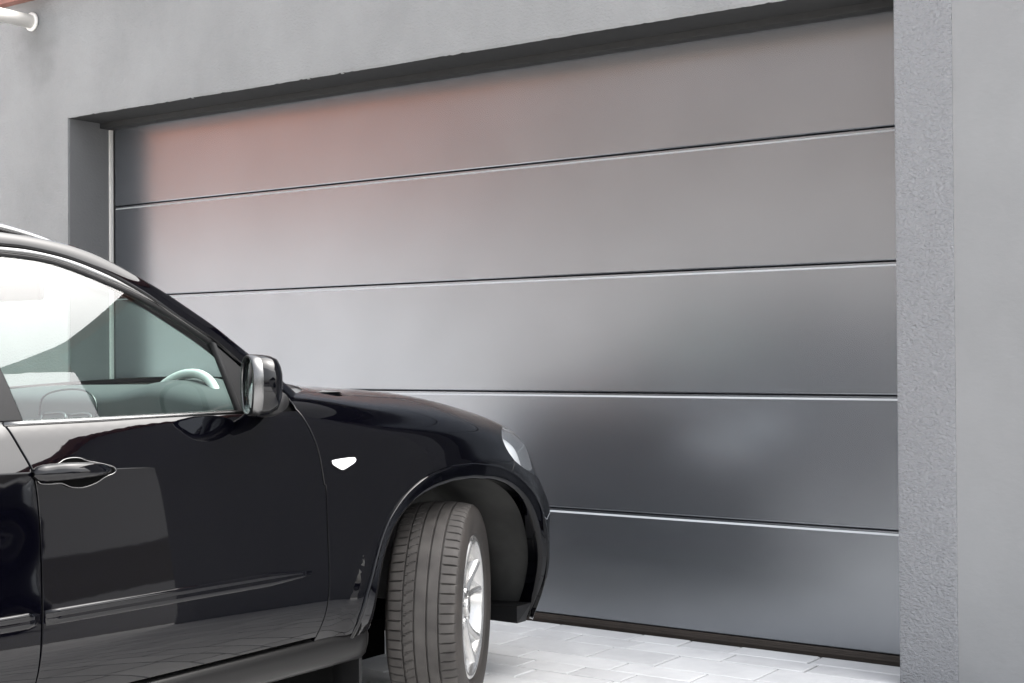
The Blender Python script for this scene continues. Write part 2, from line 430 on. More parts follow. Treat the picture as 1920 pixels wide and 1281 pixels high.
def basis(t, T, x):
    x = np.asarray(x, float); n = len(t)
    i = np.clip(np.searchsorted(t, x) - 1, 0, n - 2); h = t[i + 1] - t[i]
    b = (x - t[i]) / h; a = 1 - b; r = np.arange(len(x))
    W = np.zeros((len(x), n)); W[r, i] += a; W[r, i + 1] += b
    W += ((a ** 3 - a) * h * h / 6)[:, None] * T[i] + ((b ** 3 - b) * h * h / 6)[:, None] * T[i + 1]
    return W
def S0(u, v):
    A = basis(U_K, TU, u); B = basis(V_K, TV, v)
    return np.einsum('nj,nk,jkc->nc', A, B, CPF)
ARCH_TH = np.radians([-25, -11.4, 3, 22.6, 38, 52, 67, 82, 96, 110, 121, 131.7, 142.5, 160, 179.5, 195])
ARCH_IN = np.array([.66, .624, .578, .54, .512, .49, .468, .452, .456, .475, .50, .522, .538, .54, .538, .55])
ARCH_OUT = np.array([.69, .662, .632, .598, .567, .54, .520, .507, .514, .535, .556, .575, .588, .594, .630, .68])
def arch_r(th, tab): return np.interp(th, ARCH_TH, tab)
def disp(P):
    """style lines: a sharp shoulder crease fading towards the fender, soft swell round the wheel arches"""
    s, w, z = P[:, 0], P[:, 1], P[:, 2]
    fade = np.clip((-.75 - s) / .75, 0, 1); fade = fade * fade * (3 - 2 * fade)
    zc = np.interp(s, [-3.8, -1.9, -1.4, -.75], [.985, .976, .961, .945])
    d = .0075 * fade * np.exp(-np.abs(z - zc) / .045)
    rr = np.hypot(s, z - .37); th = np.arctan2(z - .37, s)
    ro = arch_r(np.where(th < -1.6, th + 2 * math.pi, th), ARCH_OUT)
    wl = np.where(z > .2, 1, 0)
    d = d + .012 * np.exp(-((rr - ro) / .06) ** 2) * np.clip((.98 - z) / .1, 0, 1) * np.clip((w - .70) / .12, 0, 1)
    return d
def SN(u, v, e=1.5e-3):
    u = np.asarray(u, float); v = np.asarray(v, float)
    def P_(u, v):
        p = S0(u, v)
        n = np.cross(S0(u + 1e-3, v) - S0(u - 1e-3, v), S0(u, v + 1e-3) - S0(u, v - 1e-3))
        n /= np.linalg.norm(n, axis=1)[:, None] + 1e-12
        n = -n if False else n
        return p, n
    def D(u, v):
        p, n = P_(u, v); return p + n * disp(p)[:, None] * SGN
    p = D(u, v)
    n = np.cross(D(u + e, v) - D(u - e, v), D(u, v + e) - D(u, v - e)) * SGN
    n /= np.linalg.norm(n, axis=1)[:, None] + 1e-12
    return p, n
# (s,w,z) -> outward normal sign
_p = S0(np.array([U_K[4]]), np.array([V_K[3]])); _n = np.cross(S0(np.array([U_K[4] + .01]), np.array([V_K[3]])) - _p, S0(np.array([U_K[4]]), np.array([V_K[3] + .01])) - _p)[0]
SGN = 1.0 if _n[1] > 0 else -1.0

# coarse table for inverse look-ups
_gu = np.linspace(0, U_K[14], 260); _gv = np.linspace(0, V_K[9], 90)
_GU, _GV = np.meshgrid(_gu, _gv, indexing='ij'); _GP = S0(_GU.ravel(), _GV.ravel())
def inv(mode, a, b):
    """(u, v) of the surface point with the given (s,z) = 'sz', (s,w) = 'sw' or (w,z) = 'wz' or uv"""
    if mode == 'uv': return a, b
    if mode == 'sk':   # station s on the flank and row-parameter v
        return float(np.interp(a, ST, U_K[:11])), b
    ix = {'sz': (0, 2), 'sw': (0, 1), 'wz': (1, 2)}[mode]
    d = (_GP[:, ix[0]] - a) ** 2 + (_GP[:, ix[1]] - b) ** 2
    if mode == 'sz': d = d + np.where(_GP[:, 1] < .5, 1, 0) * .05
    i = int(d.argmin()); u, v = _GU.ravel()[i], _GV.ravel()[i]
    for _ in range(12):
        q = S0(np.array([u, u + 1e-4, u]), np.array([v, v, v + 1e-4]))[:, ix]
        J = np.stack([(q[1] - q[0]) / 1e-4, (q[2] - q[0]) / 1e-4], 1)
        r = np.array([a, b]) - q[0]
        try: dl = np.linalg.solve(J + 1e-9 * np.eye(2), r)
        except Exception: break
        dl = np.clip(dl, -.05, .05); u = min(max(u + dl[0], 0), U_K[14]); v = min(max(v + dl[1], 0), V_K[9])
    return float(u), float(v)

def catmull(P, n=8):
    P = [np.array(p, float) for p in P]
    if len(P) < 3: 
        return [P[0] + (P[1] - P[0]) * t for t in np.linspace(0, 1, n + 1)]
    Q = [2 * P[0] - P[1]] + P + [2 * P[-1] - P[-2]]; out = []
    for i in range(1, len(Q) - 2):
        p0, p1, p2, p3 = Q[i - 1:i + 3]
        for t in np.linspace(0, 1, n, endpoint=False):
            out.append(.5 * ((2 * p1) + (-p0 + p2) * t + (2 * p0 - 5 * p1 + 4 * p2 - p3) * t * t + (-p0 + 3 * p1 - 3 * p2 + p3) * t ** 3))
    out.append(P[-1]); return out
def resample(P, d):
    P = np.array(P); L = np.concatenate([[0], np.cumsum(np.linalg.norm(np.diff(P, axis=0), axis=1))])
    n = max(1, int(round(L[-1] / d))); t = np.linspace(0, L[-1], n + 1)
    return np.stack([np.interp(t, L, P[:, i]) for i in range(P.shape[1])], 1)
def loop(segs, d=.014):
    """closed polygon from consecutive smooth segments (corners between segments)"""
    out = []
    for sg in segs:
        out.append(resample(catmull(sg), d)[:-1])
    return np.concatenate(out)
def area(P): return .5 * np.sum(P[:, 0] * np.roll(P[:, 1], -1) - np.roll(P[:, 0], -1) * P[:, 1])
def offset(P, d):
    t = np.roll(P, -1, 0) - np.roll(P, 1, 0); t /= np.linalg.norm(t, axis=1)[:, None] + 1e-12
    n = np.stack([-t[:, 1], t[:, 0]], 1)          # inward for a counter-clockwise loop
    return P + n * d
def inside(P, X):
    x, y = X[:, 0], X[:, 1]; r = np.zeros(len(X), bool)
    for (ax, ay), (bx, by) in zip(P, np.roll(P, -1, 0)):
        c = ((ay > y) != (by > y)); 
        if by != ay: r ^= c & (x < (bx - ax) * (y - ay) / (by - ay) + ax)
    return r
def fill(P, d, extra=()):
    """triangles of a polygon with evenly spread inner points; extra = polylines kept as edges"""
    lo, hi = P.min(0), P.max(0)
    gx, gy = np.meshgrid(np.arange(lo[0] + d / 2, hi[0], d), np.arange(lo[1] + d / 2, hi[1], d), indexing='ij')
    X = np.stack([gx.ravel(), gy.ravel()], 1); X[:, 1] += (np.round((X[:, 0] - lo[0]) / d).astype(int) % 2) * d * .25
    X = X[inside(P, X)]
    def far_from(X, Q, r):
        if len(X) == 0 or len(Q) == 0: return X
        dm = np.full(len(X), 9.)
        for q in Q: dm = np.minimum(dm, np.hypot(X[:, 0] - q[0], X[:, 1] - q[1]))
        return X[dm > r]
    X = far_from(X, P, d * .55)
    verts = [tuple(p) for p in P]; n = len(verts); edges = [(i, (i + 1) % n) for i in range(n)]
    for pl in extra:
        pl = np.array(pl); pl = pl[inside(P, pl)]; pl = far_from(pl, P, .004)
        if len(pl) < 2: continue
        X = far_from(X, pl, d * .4)
        b = len(verts); verts += [tuple(p) for p in pl]; edges += [(b + i, b + i + 1) for i in range(len(pl) - 1) if np.hypot(*(pl[i + 1] - pl[i])) < .05]
    verts += [tuple(p) for p in X]
    r = delaunay_2d_cdt([Vector(v) for v in verts], edges, [list(range(n))], 1, 1e-6)
    return np.array([(v.x, v.y) for v in r[0]]), [tuple(f) for f in r[2]]

def shell(name, P, mapf, mat, parent, side=1, gap=.004, roll=.002, depth=.014, d=.025, extra=(), hole_open=False):
    """a body panel: skin from a closed outline in the surface's own coordinates, rolled edge and turned-in rim"""
    if area(P) < 0: P = P[::-1]
    B = offset(P, gap)
    uv, tris = fill(B, d, extra)
    p, n = mapf(uv)
    V = [p]; Nn = [n]; F = list(tris)
    # rolled edge + rim along the outline
    bp, bn = mapf(B); op, on = mapf(offset(P, gap - roll))
    out = op - bp; out /= np.linalg.norm(out, axis=1)[:, None] + 1e-12
    m = len(B); base = len(p)
    rings = [(bp, bn), (op - bn * roll * .35, bn * .75 + out * .66), (op - bn * roll * 1.1 + out * roll * .2, out), (op - bn * depth, out)]
    for rp, rn in rings:
        V.append(rp); Nn.append(rn / (np.linalg.norm(rn, axis=1)[:, None] + 1e-12))
    for r in range(3):
        for i in range(m):
            a = base + r * m + i; b = base + r * m + (i + 1) % m
            F.append((a, a + m, b + m, b))
    V = np.concatenate(V); Nn = np.concatenate(Nn)
    # orient faces with the normals
    F2 = []
    for f in F:
        a, b, c = V[f[0]], V[f[1]], V[f[2]]
        fn = np.cross(b - a, c - a)
        F2.append(f if np.dot(fn, Nn[f[0]] + Nn[f[1]] + Nn[f[2]]) >= 0 else f[::-1])
    return to_car(name, V, F2, mat, parent, side, Nn)

def to_car(name, V, F, mat, parent, side=1, Nn=None, smooth=True):
    """(s,w,z) -> car local (x = w to the right, y = forward, z)"""
    V = np.asarray(V); X = np.stack([V[:, 1] * side, V[:, 0], V[:, 2]], 1)
    nn = None
    if Nn is not None: nn = np.stack([Nn[:, 1] * side, Nn[:, 0], Nn[:, 2]], 1)
    # (s,w,z)->(x,y,z) swaps two axes (a reflection), so faces flip on the right side only
    F = [tuple(reversed(f)) for f in F] if side > 0 else [tuple(f) for f in F]
    return mesh(name, X, F, mat, parent, smooth, nn)

def mapS(uv): return SN(uv[:, 0], uv[:, 1])

# greenhouse side: w = G(s, z)
def G(s, z):
    s = np.asarray(s, float); z = np.asarray(z, float)
    q = np.maximum(0, s + 1.6); q2 = np.maximum(0, -2.4 - s)
    return .885 - .20 * (z - 1.09) - .30 * (z - 1.09) ** 2 - .085 * q * q - .03 * q2 * q2
def mapG(off):
    def f(sz):
        s, z = sz[:, 0], sz[:, 1]; e = 1e-3
        def g(s, z): return np.stack([s, G(s, z), z], 1)
        n = np.cross(g(s, z + e) - g(s, z - e), g(s + e, z) - g(s - e, z))
        n *= np.sign(n[:, 1:2]); n /= np.linalg.norm(n, axis=1)[:, None]
        return g(s, z) + n * off, n
    return f

CX, CYA = -3.8575, 3.8799
car = empty("parked_car", (CX, CYA, 0))
tag(car, "glossy black SUV nosing up to the garage door with its front wheels turned", "car")

DOOR_SEAM = [(-.785, .405), (-.752, .50), (-.738, .62), (-.730, .84), (-.737, .86), (-.752, .955), (-.775, 1.03), (-.800, 1.096)]
BSEAM = [(-1.800, .405), (-1.778, .50), (-1.764, .62), (-1.757, .76), (-1.759, .90), (-1.778, 1.0), (-1.822, 1.10)]
def szs(L): return [inv('sz', a, b) for a, b in L]
def zc_at(s): return float(np.interp(s, [-3.8, -1.9, -1.4, -.75], [.985, .976, .961, .945]))
SEAT_V = [inv('sz', s, zc_at(s)) for s in np.arange(-3.7, -.7, .02)]
CREASE = [[(u, v + dv) for u, v in SEAT_V] for dv in (-.0025, 0, .0025)]
BELT = lambda s0, s1: [inv('sz', s, 1.0905) for s in np.linspace(s0, s1, 8)]
def arch_pts(th0, th1, tab, n=26, c=0., add=0.):
    out = []
    for th in np.radians(np.linspace(th0, th1, n)):
        r = float(arch_r(th, tab)) + add; out.append(inv('sz', c + r * math.cos(th), .37 + r * math.sin(th)))
    return out
VH = V_K[7] + .045                                    # bonnet shut line
uS = lambda s: float(np.interp(s, ST, U_K[:11]))
HL_REAR, HL_LOW, HL_TIP, HL_TOP = None, None, None, None

# front end outlines in surface coordinates
hood_edge = [(uS(-.66), VH), (uS(-.3), VH), (uS(.1), VH), (uS(.4), VH + .004), (U_K[11] - .06, VH + .0)]
hl_a = (4.112, .778)                # lamp: top rear corner
hl_b = (4.103, .646)                   # lower rear
hl_c = (U_K[12] + .02, V_K[4] - .02)                 # lowest front
hl_d = (U_K[13] - .02, V_K[4] + .06)                  # inner end
hl_e = (U_K[12] + .03, V_K[7] + .0)                 # top inner
HLR = [(4.103, .646), (4.066, .685), (4.063, .728), (4.112, .778)]
HLB = [(U_K[12] + .02, V_K[4] - .02), (4.40, .592), (4.26, .592), (4.18, .614), (4.103, .646)]

for side in (1, -1):
    # front door
    seam_f = szs(DOOR_SEAM); seam_b = szs(BSEAM)
    dlow = [inv('sz', s, .405) for s in np.linspace(-1.80, -.785, 8)]
    P = loop([dlow, seam_f, BELT(-.800, -1.820), seam_b[::-1]])
    fd = shell("front_door", P, mapS, M['paint'], car, side, extra=CREASE)
    # rear door and quarter
    rarch = arch_pts(172, 100, ARCH_IN, 14, c=-2.933)
    P_ = []
    rl = [inv('sz', s, .405) for s in np.linspace(-1.806, -2.38, 6)]
    ra = [inv('sz', -2.933 + .555 * math.cos(t), .37 + .50 * math.sin(t)) for t in np.radians(np.linspace(8, 62, 10))]
    rs = szs([(-2.67, .81), (-2.72, .95), (-2.80, 1.092)])
    rd = shell("rear_door", loop([seam_b[::-1], rl, [rl[-1], ra[0]], ra, [ra[-1], rs[0]], rs, BELT(-2.80, -1.822)]), mapS, M['paint'], car, side, d=.03, extra=CREASE)
    qa = [inv('sz', -2.933 + .555 * math.cos(t), .37 + .50 * math.sin(t)) for t in np.radians(np.linspace(62, 186, 18))]
    qb = szs([(-3.485, .30), (-3.79, .30)]); qc = szs([(-3.79, .30), (-3.79, .7), (-3.79, 1.092)])
    shell("rear_fender", loop([rs[::-1], [rs[0], qa[0]], qa, [qa[-1], qb[0]], qb, qc, BELT(-3.79, -2.80)]), mapS, M['paint'], car, side, d=.03, extra=CREASE)
    # front fender
    sill_f = [inv('sz', s, .392) for s in np.linspace(-.79, -.645, 4)]
    arch_o = arch_pts(177, 63, ARCH_OUT, 30, add=-.02)
    top = [inv('uv', *p) for p in hood_edge]
    up_seam = [seam_f[-1], (uS(-.775), V_K[7] - .02), (uS(-.73), V_K[7] + .02), hood_edge[0]]
    ff = shell("front_fender", loop([seam_f[::-1], [seam_f[0], sill_f[0], ], sill_f, [sill_f[-1], arch_o[0]], arch_o, [arch_o[-1], hl_b],
             HLR, [hl_a, hood_edge[-1]], hood_edge[::-1], up_seam[::-1]]), mapS, M['paint'], car, side, d=.022)
    # headlight
    P = loop([[hl_a, (U_K[11] - .06, VH - .010)], [(U_K[11] - .06, VH - .010), hl_e], [hl_e, hl_d], [hl_d, ((hl_c[0] + hl_d[0]) / 2, (hl_c[1] + hl_d[1]) / 2 - .02), hl_c], HLB, HLR])
    hl = empty("headlight", parent=car)
    shell("lens", P, mapS, M['lens'], hl, side, gap=.003, d=.02, depth=.01)
    def inner(uv):
        p, n = SN(uv[:, 0], uv[:, 1]); return p - n * .045, n
    shell("reflector_bowl", P, inner, M['white_plastic'], hl, side, gap=.012, d=.025, depth=.01)
    lp = SN(np.array([U_K[12] - .02]), np.array([V_K[6] - .02]))[0][0]
    MB().tube([(side * (lp[1] - .02), lp[0] - .08, lp[2]), (side * (lp[1] - .01), lp[0] - .03, lp[2])], [.035, .05], 20).build("lamp", M['chrome'], hl, smooth=True)
    # bumper half
    af = arch_pts(63, -17, ARCH_OUT, 24, add=-.02)
    vb = 0.002
    bl = [af[-1], (U_K[11] + .0, vb), (U_K[12], vb), (U_K[13], vb), (U_K[14], vb)]
    ct = [(U_K[14], vb), (U_K[14], V_K[4]), (U_K[14], V_K[7] + .03)]
    btop = [(U_K[14], V_K[7] + .03), (U_K[13] + .04, V_K[7] + .02), hl_e]
    shell("front_bumper" , loop([af, bl, ct, btop, [hl_e, hl_d], [hl_d, ((hl_c[0] + hl_d[0]) / 2, (hl_c[1] + hl_d[1]) / 2 - .02), hl_c], HLB, [hl_b, af[0]]]),
          mapS, M['paint'], car, side, d=.022, gap=.003 if True else 0)
    # bonnet half
    hood = [(uS(-.66), VH)]
    hb = [(uS(-.35), V_K[9]), (uS(-.40), V_K[8]), (uS(-.58), VH + .06), (uS(-.66), VH)]
    hf = [(U_K[11] - .06, VH), (U_K[12] + .02, V_K[7] + .045), (U_K[13] + .05, V_K[7] + .055), (U_K[14], V_K[7] + .06)]
    shell("bonnet", loop([hood_edge, hf, [(U_K[14], V_K[7] + .06), (U_K[14], V_K[9])], [(U_K[14], V_K[9]), (U_K[8], V_K[9]), (uS(-.35), V_K[9])], hb]), mapS, M['paint'], car, side, d=.03, gap=.0035)

    # wheel-arch trim (front): swept along the arch, proud of the panel, lip turned in
    def arch_trim(c, th0, th1, nm):
        ths = np.radians(np.linspace(th0, th1, 72)); V = []
        for th in ths:
            ri = float(arch_r(th, ARCH_IN)); ro = float(arch_r(th, ARCH_OUT)); cs, sn = math.cos(th), math.sin(th)
            ring = []
            fz = c
            u_, v_ = inv('sz', min(c + ro * cs, .69) if c == 0 else c + ro * cs, .37 + ro * sn)
            u2, v2 = inv('sz', min(c + (ro + .05) * cs, .70) if c == 0 else c + (ro + .05) * cs, .37 + (ro + .05) * sn)
            po = SN(np.array([u_]), np.array([v_]))[0][0]
            w0 = po[1]
            k = ro - ri
            for (f, dw) in ((1.0, -.012), (1.0, .004), (.96, .0075), (.85, .006), (.6, .0025), (.35, .001), (.14, -.002), (.03, -.008), (0., -.017), (.01, -.03), (.05, -.06)):
                r = ri + k * f
                ring.append((c + r * cs, w0 + dw, .37 + r * sn))
            V.append(ring)
        n = len(V[0]); vs = [p for r in V for p in r]
        fs = [(i * n + j, i * n + j + 1, (i + 1) * n + j + 1, (i + 1) * n + j) for i in range(len(V) - 1) for j in range(n - 1)]
        return to_car(nm, vs, fs, M['paint'], car, side)
    at = arch_trim(0., 183, -12, "wheel_arch_trim")
    arch_trim(-2.933, 183, -3, "wheel_arch_trim")
    # arch liners
    for c in (0., -2.933):
        V = []; ths = np.radians(np.linspace(188, -13, 48))
        for th in ths:
            r = float(arch_r(th, ARCH_IN)) + .012
            wmax = .90 if c < 0 or th > 1 else float(np.interp(th, [-.4, 0., .5, 1.], [.76, .80, .86, .90]))
            ring = [(c + (r + .02 * (f < .3)) * math.cos(th), .45 + (wmax - .45) * f, .37 + r * math.sin(th) + .012 * math.sin(f * 9)) for f in np.linspace(1, 0, 8)]
            V.append(ring + [(c + .30 * math.cos(th), .44, .37 + .30 * math.sin(th)), (c, .44, .37)])
        n = len(V[0]); vs = [p for r in V for p in r]
        fs = [(i * n + j, i * n + j + 1, (i + 1) * n + j + 1, (i + 1) * n + j) for i in range(len(V) - 1) for j in range(n - 1)]
        to_car("wheel_arch_liner", vs, fs, M['liner'], car, side)
    # front valance below the bumper corner
    V = [(.50, .80, .29), (.60, .80, .29), (.70, .70, .27), (.70, .45, .27), (.50, .45, .27), (.50, .80, .225), (.58, .785, .22), (.66, .69, .225), (.66, .45, .225), (.50, .45, .225)]
    to_car("lower_lip", V, [(0, 1, 2, 3, 4), (5, 6, 7, 8, 9), (0, 1, 6, 5), (1, 2, 7, 6), (2, 3, 8, 7), (4, 0, 5, 9)], M['plastic'], car, side, smooth=False)
    MB().box(side * .70 - .18, side * .70 + .18, -.505, -.49, .15, .34).build('arch_gap_flap', M['plastic'], car)  # flap added to keep the gap behind the wheel dark
    # sill cladding
    prof = [(.80, .402), (.93, .400), (.951, .392), (.957, .375), (.955, .345), (.945, .315), (.925, .297), (.88, .29), (.80, .29)]
    ss = [-2.42, -2.2, -1.8, -1.4, -1.0, -.75, -.6, -.55, -.535]; V = []
    for i, s in enumerate(ss):
        for (w, z) in prof: V.append((s, w - (.01 if i == len(ss) - 1 else 0), z))
    n = len(prof)
    fs = [(i * n + j, i * n + j + 1, (i + 1) * n + j + 1, (i + 1) * n + j) for i in range(len(ss) - 1) for j in range(n - 1)] + [tuple(range((len(ss) - 1) * n, len(ss) * n))]
    to_car("sill_cladding", V, fs, M['cladding'], car, side)
    # side moulding on each door
    for (dp, sa, sb) in ((fd, -1.755, -.815), (rd, -2.45, -1.772)):
        V = []; ss = np.linspace(sa, sb, 22)
        for i, s in enumerate(ss):
            tp = min(1., .15 + (len(ss) - 1 - i) * .22) if sb > -1 else (1. if i not in (0, len(ss) - 1) else .55)
            zc = .606 + .012 * ((s + .815) / -1.0)
            u_, v_ = inv('sz', s, zc); w0 = SN(np.array([u_]), np.array([v_]))[0][0][1]
            for (dz, dw) in ((.020, -.004), (.0195, .001), (.016, .003), (.010, .0036), (.004, .0025), (0, .0025), (-.006, .0036), (-.015, .003), (-.0195, .001), (-.020, -.004)):
                V.append((s, w0 + dw * tp, zc + dz * (.25 + .75 * tp)))
        n = 10
        fs = [(i * n + j, i * n + j + 1, (i + 1) * n + j + 1, (i + 1) * n + j) for i in range(len(ss) - 1) for j in range(n - 1)] + [tuple(range(n))[::-1], tuple(range((len(ss) - 1) * n, len(ss) * n))]
        to_car("side_moulding", V, fs, M['paint'], dp, side)
    # belt trim (satin strip under the windows)
    for (dp, sa, sb) in ((fd, -1.815, -.985), (rd, -2.79, -1.835)):
        V = []; ss = np.linspace(sa, sb, 16)
        for s in ss:
            w0 = float(G(s, 1.09))
            V += [(s, w0 + .008, 1.0865), (s, w0 + .010, 1.091), (s, w0 + .008, 1.096), (s, w0 + .003, 1.099), (s, w0 - .012, 1.101), (s, w0 - .012, 1.0865)]
        n = 6
        fs = [(i * n + j, i * n + (j + 1) % n, (i + 1) * n + (j + 1) % n, (i + 1) * n + j) for i in range(len(ss) - 1) for j in range(n)] + [tuple(range(n))[::-1], tuple(range((len(ss) - 1) * n, len(ss) * n))]
        to_car("belt_trim", V, fs, M['alu'], dp, side)
    # ------- greenhouse
    GL_TOP = [(-1.91, 1.520), (-1.724, 1.520), (-1.566, 1.507), (-1.408, 1.460), (-1.271, 1.408), (-1.166, 1.354), (-1.060, 1.294)]
    FR = [(-1.95, 1.545), (-1.717, 1.546), (-1.622, 1.541), (-1.509, 1.522), (-1.397, 1.486), (-1.316, 1.449), (-1.25, 1.413), (-1.178, 1.370), (-1.052, 1.301), (-.961, 1.230), (-.80, 1.112)]
    SIL = [(-3.3, 1.50), (-2.6, 1.578), (-2.0, 1.593), (-1.704, 1.581), (-1.545, 1.566), (-1.447, 1.546), (-1.375, 1.520), (-1.285, 1.479), (-1.2, 1.436), (-1.139, 1.402), (-1.037, 1.344), (-.941, 1.281), (-.769, 1.175), (-.719, 1.141)]
    gout = loop([[(-1.752, 1.100), (-1.40, 1.097), (-1.004, 1.090)], [(-1.004, 1.090), (-1.034, 1.20), (-1.060, 1.294)], GL_TOP[::-1], [(-1.91, 1.520), (-1.85, 1.40), (-1.797, 1.244), (-1.752, 1.100)]])
    shell("side_window", gout, mapG(-.006), M['glass'], fd, side, gap=.0005, roll=.0003, depth=.003, d=.05)
    # rubber seal round the glass, then painted window frame up to the roof seam
    def band(name, A, B, offA, offB, mat, dp):
        A = resample(catmull(A), .02); m = len(A); Bc = np.array(catmull(B)); L = np.concatenate([[0], np.cumsum(np.linalg.norm(np.diff(Bc, axis=0), axis=1))])
        tB = np.linspace(0, L[-1], m); B = np.stack([np.interp(tB, L, Bc[:, i]) for i in (0, 1)], 1)
        V = []
        for f, o_ in ((0., offA - .012), (0., offA), (.12, offA + .002), (.5, (offA + offB) / 2 + .003), (.88, offB + .002), (1., offB), (1., offB - .015)):
            Q = A + (B - A) * f; p, n = mapG(o_)(Q); V.append(p)
        V = np.stack(V, 1); n = V.shape[1]; V = V.reshape(-1, 3)
        fs = [(i * n + j, i * n + j + 1, (i + 1) * n + j + 1, (i + 1) * n + j) for i in range(m - 1) for j in range(n - 1)]
        return to_car(name, V, fs, mat, dp, side)
    mid = [(a + .002, b + .006) for a, b in GL_TOP]
    band("window_seal", GL_TOP, mid, -.003, .001, M['plastic'], fd)
    FRi = [(a, b - .006) for a, b in FR[:9]]
    band("window_frame", [(a + .002, b + .007) for a, b in GL_TOP], FRi, .001, .004, M['alu'], fd)
    # cant rail / roof side and windscreen pillar
    SILf = [(-2.0, 1.593)] + SIL[3:]
    FRo = [(-2.0, 1.550)] + FR[1:9] + [(-.961, 1.237), (-.80, 1.122), (-.775, 1.10)]
    band("roof_pillar", FRo, SILf, .003, .004, M['paint'], car)
    # sail panel carrying the mirror
    sail = loop([[(-1.0, 1.093), (-.90, 1.093), (-.80, 1.10)], [(-.80, 1.10), (-.935, 1.205), (-1.050, 1.289)], [(-1.050, 1.289), (-1.0, 1.093)]])
    shell("mirror_base", sail, mapG(.002), M['plastic'], fd, side, gap=.002, roll=.002, depth=.012, d=.04)
    band("window_channel", [(-1.066, 1.298), (-1.040, 1.20), (-1.008, 1.095)], [(-1.050, 1.292), (-1.025, 1.20), (-.994, 1.095)], .004, .006, M['plastic'], fd)
    # middle pillar cover
    bp_ = loop([[(-1.905, 1.10), (-1.757, 1.10)], [(-1.757, 1.10), (-1.802, 1.244), (-1.855, 1.40), (-1.915, 1.520)], [(-1.915, 1.520), (-2.02, 1.523)], [(-2.02, 1.523), (-1.905, 1.10)]])
    shell("middle_pillar", bp_, mapG(.000), M['plastic'], car, side, gap=.002, depth=.012, d=.05)
    rg = loop([[(-1.91, 1.10), (-2.8, 1.11)], [(-2.8, 1.11), (-2.72, 1.50)], [(-2.72, 1.50), (-2.3, 1.533), (-2.025, 1.528)], [(-2.025, 1.528), (-1.91, 1.10)]])
    shell("rear_window", rg, mapG(-.004), M['glass'], rd, side, gap=.003, roll=.001, depth=.003, d=.06)
    qg = loop([[(-2.86, 1.11), (-3.35, 1.15)], [(-3.35, 1.15), (-3.2, 1.40)], [(-3.2, 1.40), (-2.95, 1.48), (-2.78, 1.50)], [(-2.78, 1.50), (-2.86, 1.11)]])
    shell("quarter_window", qg, mapG(-.004), M['glass'], car, side, gap=.003, roll=.001, depth=.003, d=.06)
    cpil = loop([[(-2.80, 1.10), (-2.855, 1.10)], [(-2.855, 1.10), (-2.775, 1.505)], [(-2.775, 1.505), (-2.95, 1.485), (-3.21, 1.405)], [(-3.21, 1.405), (-3.37, 1.145)], [(-3.37, 1.145), (-2.87, 1.105)], [(-2.87, 1.105), (-3.2, 1.10), (-3.78, 1.095)], [(-3.78, 1.095), (-3.60, 1.35), (-3.40, 1.50)], [(-3.40, 1.50), (-3.1, 1.553), (-2.6, 1.578), (-2.0, 1.593)], [(-2.0, 1.593), (-2.0, 1.55)], [(-2.0, 1.55), (-2.3, 1.545), (-2.71, 1.505)], [(-2.71, 1.505), (-2.80, 1.10)]])
    try: shell("rear_pillar", cpil, mapG(.002), M['paint'], car, side, gap=.001, depth=.012, d=.05)
    except Exception as e: print("rear_pillar", e)
    # roof rail
    pts = catmull([(-1.52, 1.556), (-1.58, 1.573), (-1.70, 1.596), (-1.88, 1.618), (-2.2, 1.648), (-2.8, 1.635), (-3.15, 1.58)], 8)
    V = [(side * (float(G(a, 1.578)) - .012), a, b) for a, b in pts]
    MB().tube(V, .010, 12, flat=1.3).build("roof_rail", M['alu'], car, smooth=True)
    # turn indicator on the fender
    A = [(-.652 + (a + .652) * .88, .922 + (b - .922) * .85) for a, b in [(-.706, .934), (-.665, .937), (-.60, .938), (-.590, .931), (-.600, .922), (-.64, .906), (-.655, .902), (-.668, .905), (-.70, .922)]]
    P = loop([szs(A[:4] ), szs(A[3:6]), szs(A[5:8]), szs(A[7:] + A[:1])], .006)
    def outm(uv):
        p, n = SN(uv[:, 0], uv[:, 1]); return p + n * .005, n
    Pg = P if area(P) > 0 else P[::-1]
    def outg(uv):
        p, n = SN(uv[:, 0], uv[:, 1]); return p + n * .002, n
    shell("indicator_gasket", offset(Pg, -.0035), outg, M['paint_inner'], ff, side, gap=0., roll=.001, depth=.006, d=.012)
    ti = shell("turn_indicator", P, outm, M['white_plastic'], ff, side, gap=.0, roll=.002, depth=.008, d=.012)
    # door handle: bowl, rim and grip
    hu, hv = inv('sz', -1.655, .965)
    def hp(s, z, o_):
        u_, v_ = inv('sz', s, z); p, n = SN(np.array([u_]), np.array([v_])); return p[0] + n[0] * o_
    dh = empty("door_handle", parent=fd)
    # grip: tapered bar, fat lock end at the rear
    prof = [(-1.775, .006, .014), (-1.765, .0185, .018), (-1.745, .0225, .022), (-1.715, .0225, .027), (-1.70, .0215, .033), (-1.66, .0195, .037), (-1.61, .017, .036), (-1.57, .0125, .028), (-1.55, .008, .018), (-1.541, .003, .008)]
    V = []; nn_ = 16
    zc_h = lambda s: .966 + (s + 1.66) * -.02
    for (s, hh, o_) in prof:
        for k in range(nn_):
            a = 2 * math.pi * k / nn_
            ca, sa = math.cos(a), math.sin(a)
            V.append(hp(s, zc_h(s) + hh * sa * .85, max(-.004, o_ + .012 * ca - .012)))
    fs = [(i * nn_ + k, i * nn_ + (k + 1) % nn_, (i + 1) * nn_ + (k + 1) % nn_, (i + 1) * nn_ + k) for i in range(len(prof) - 1) for k in range(nn_)]
    to_car("handle_grip", V, fs, M['paint'], dh, side)
    RS = lambda L: [(a + .012, .964 + (b - .964) * .82) for a, b in L]
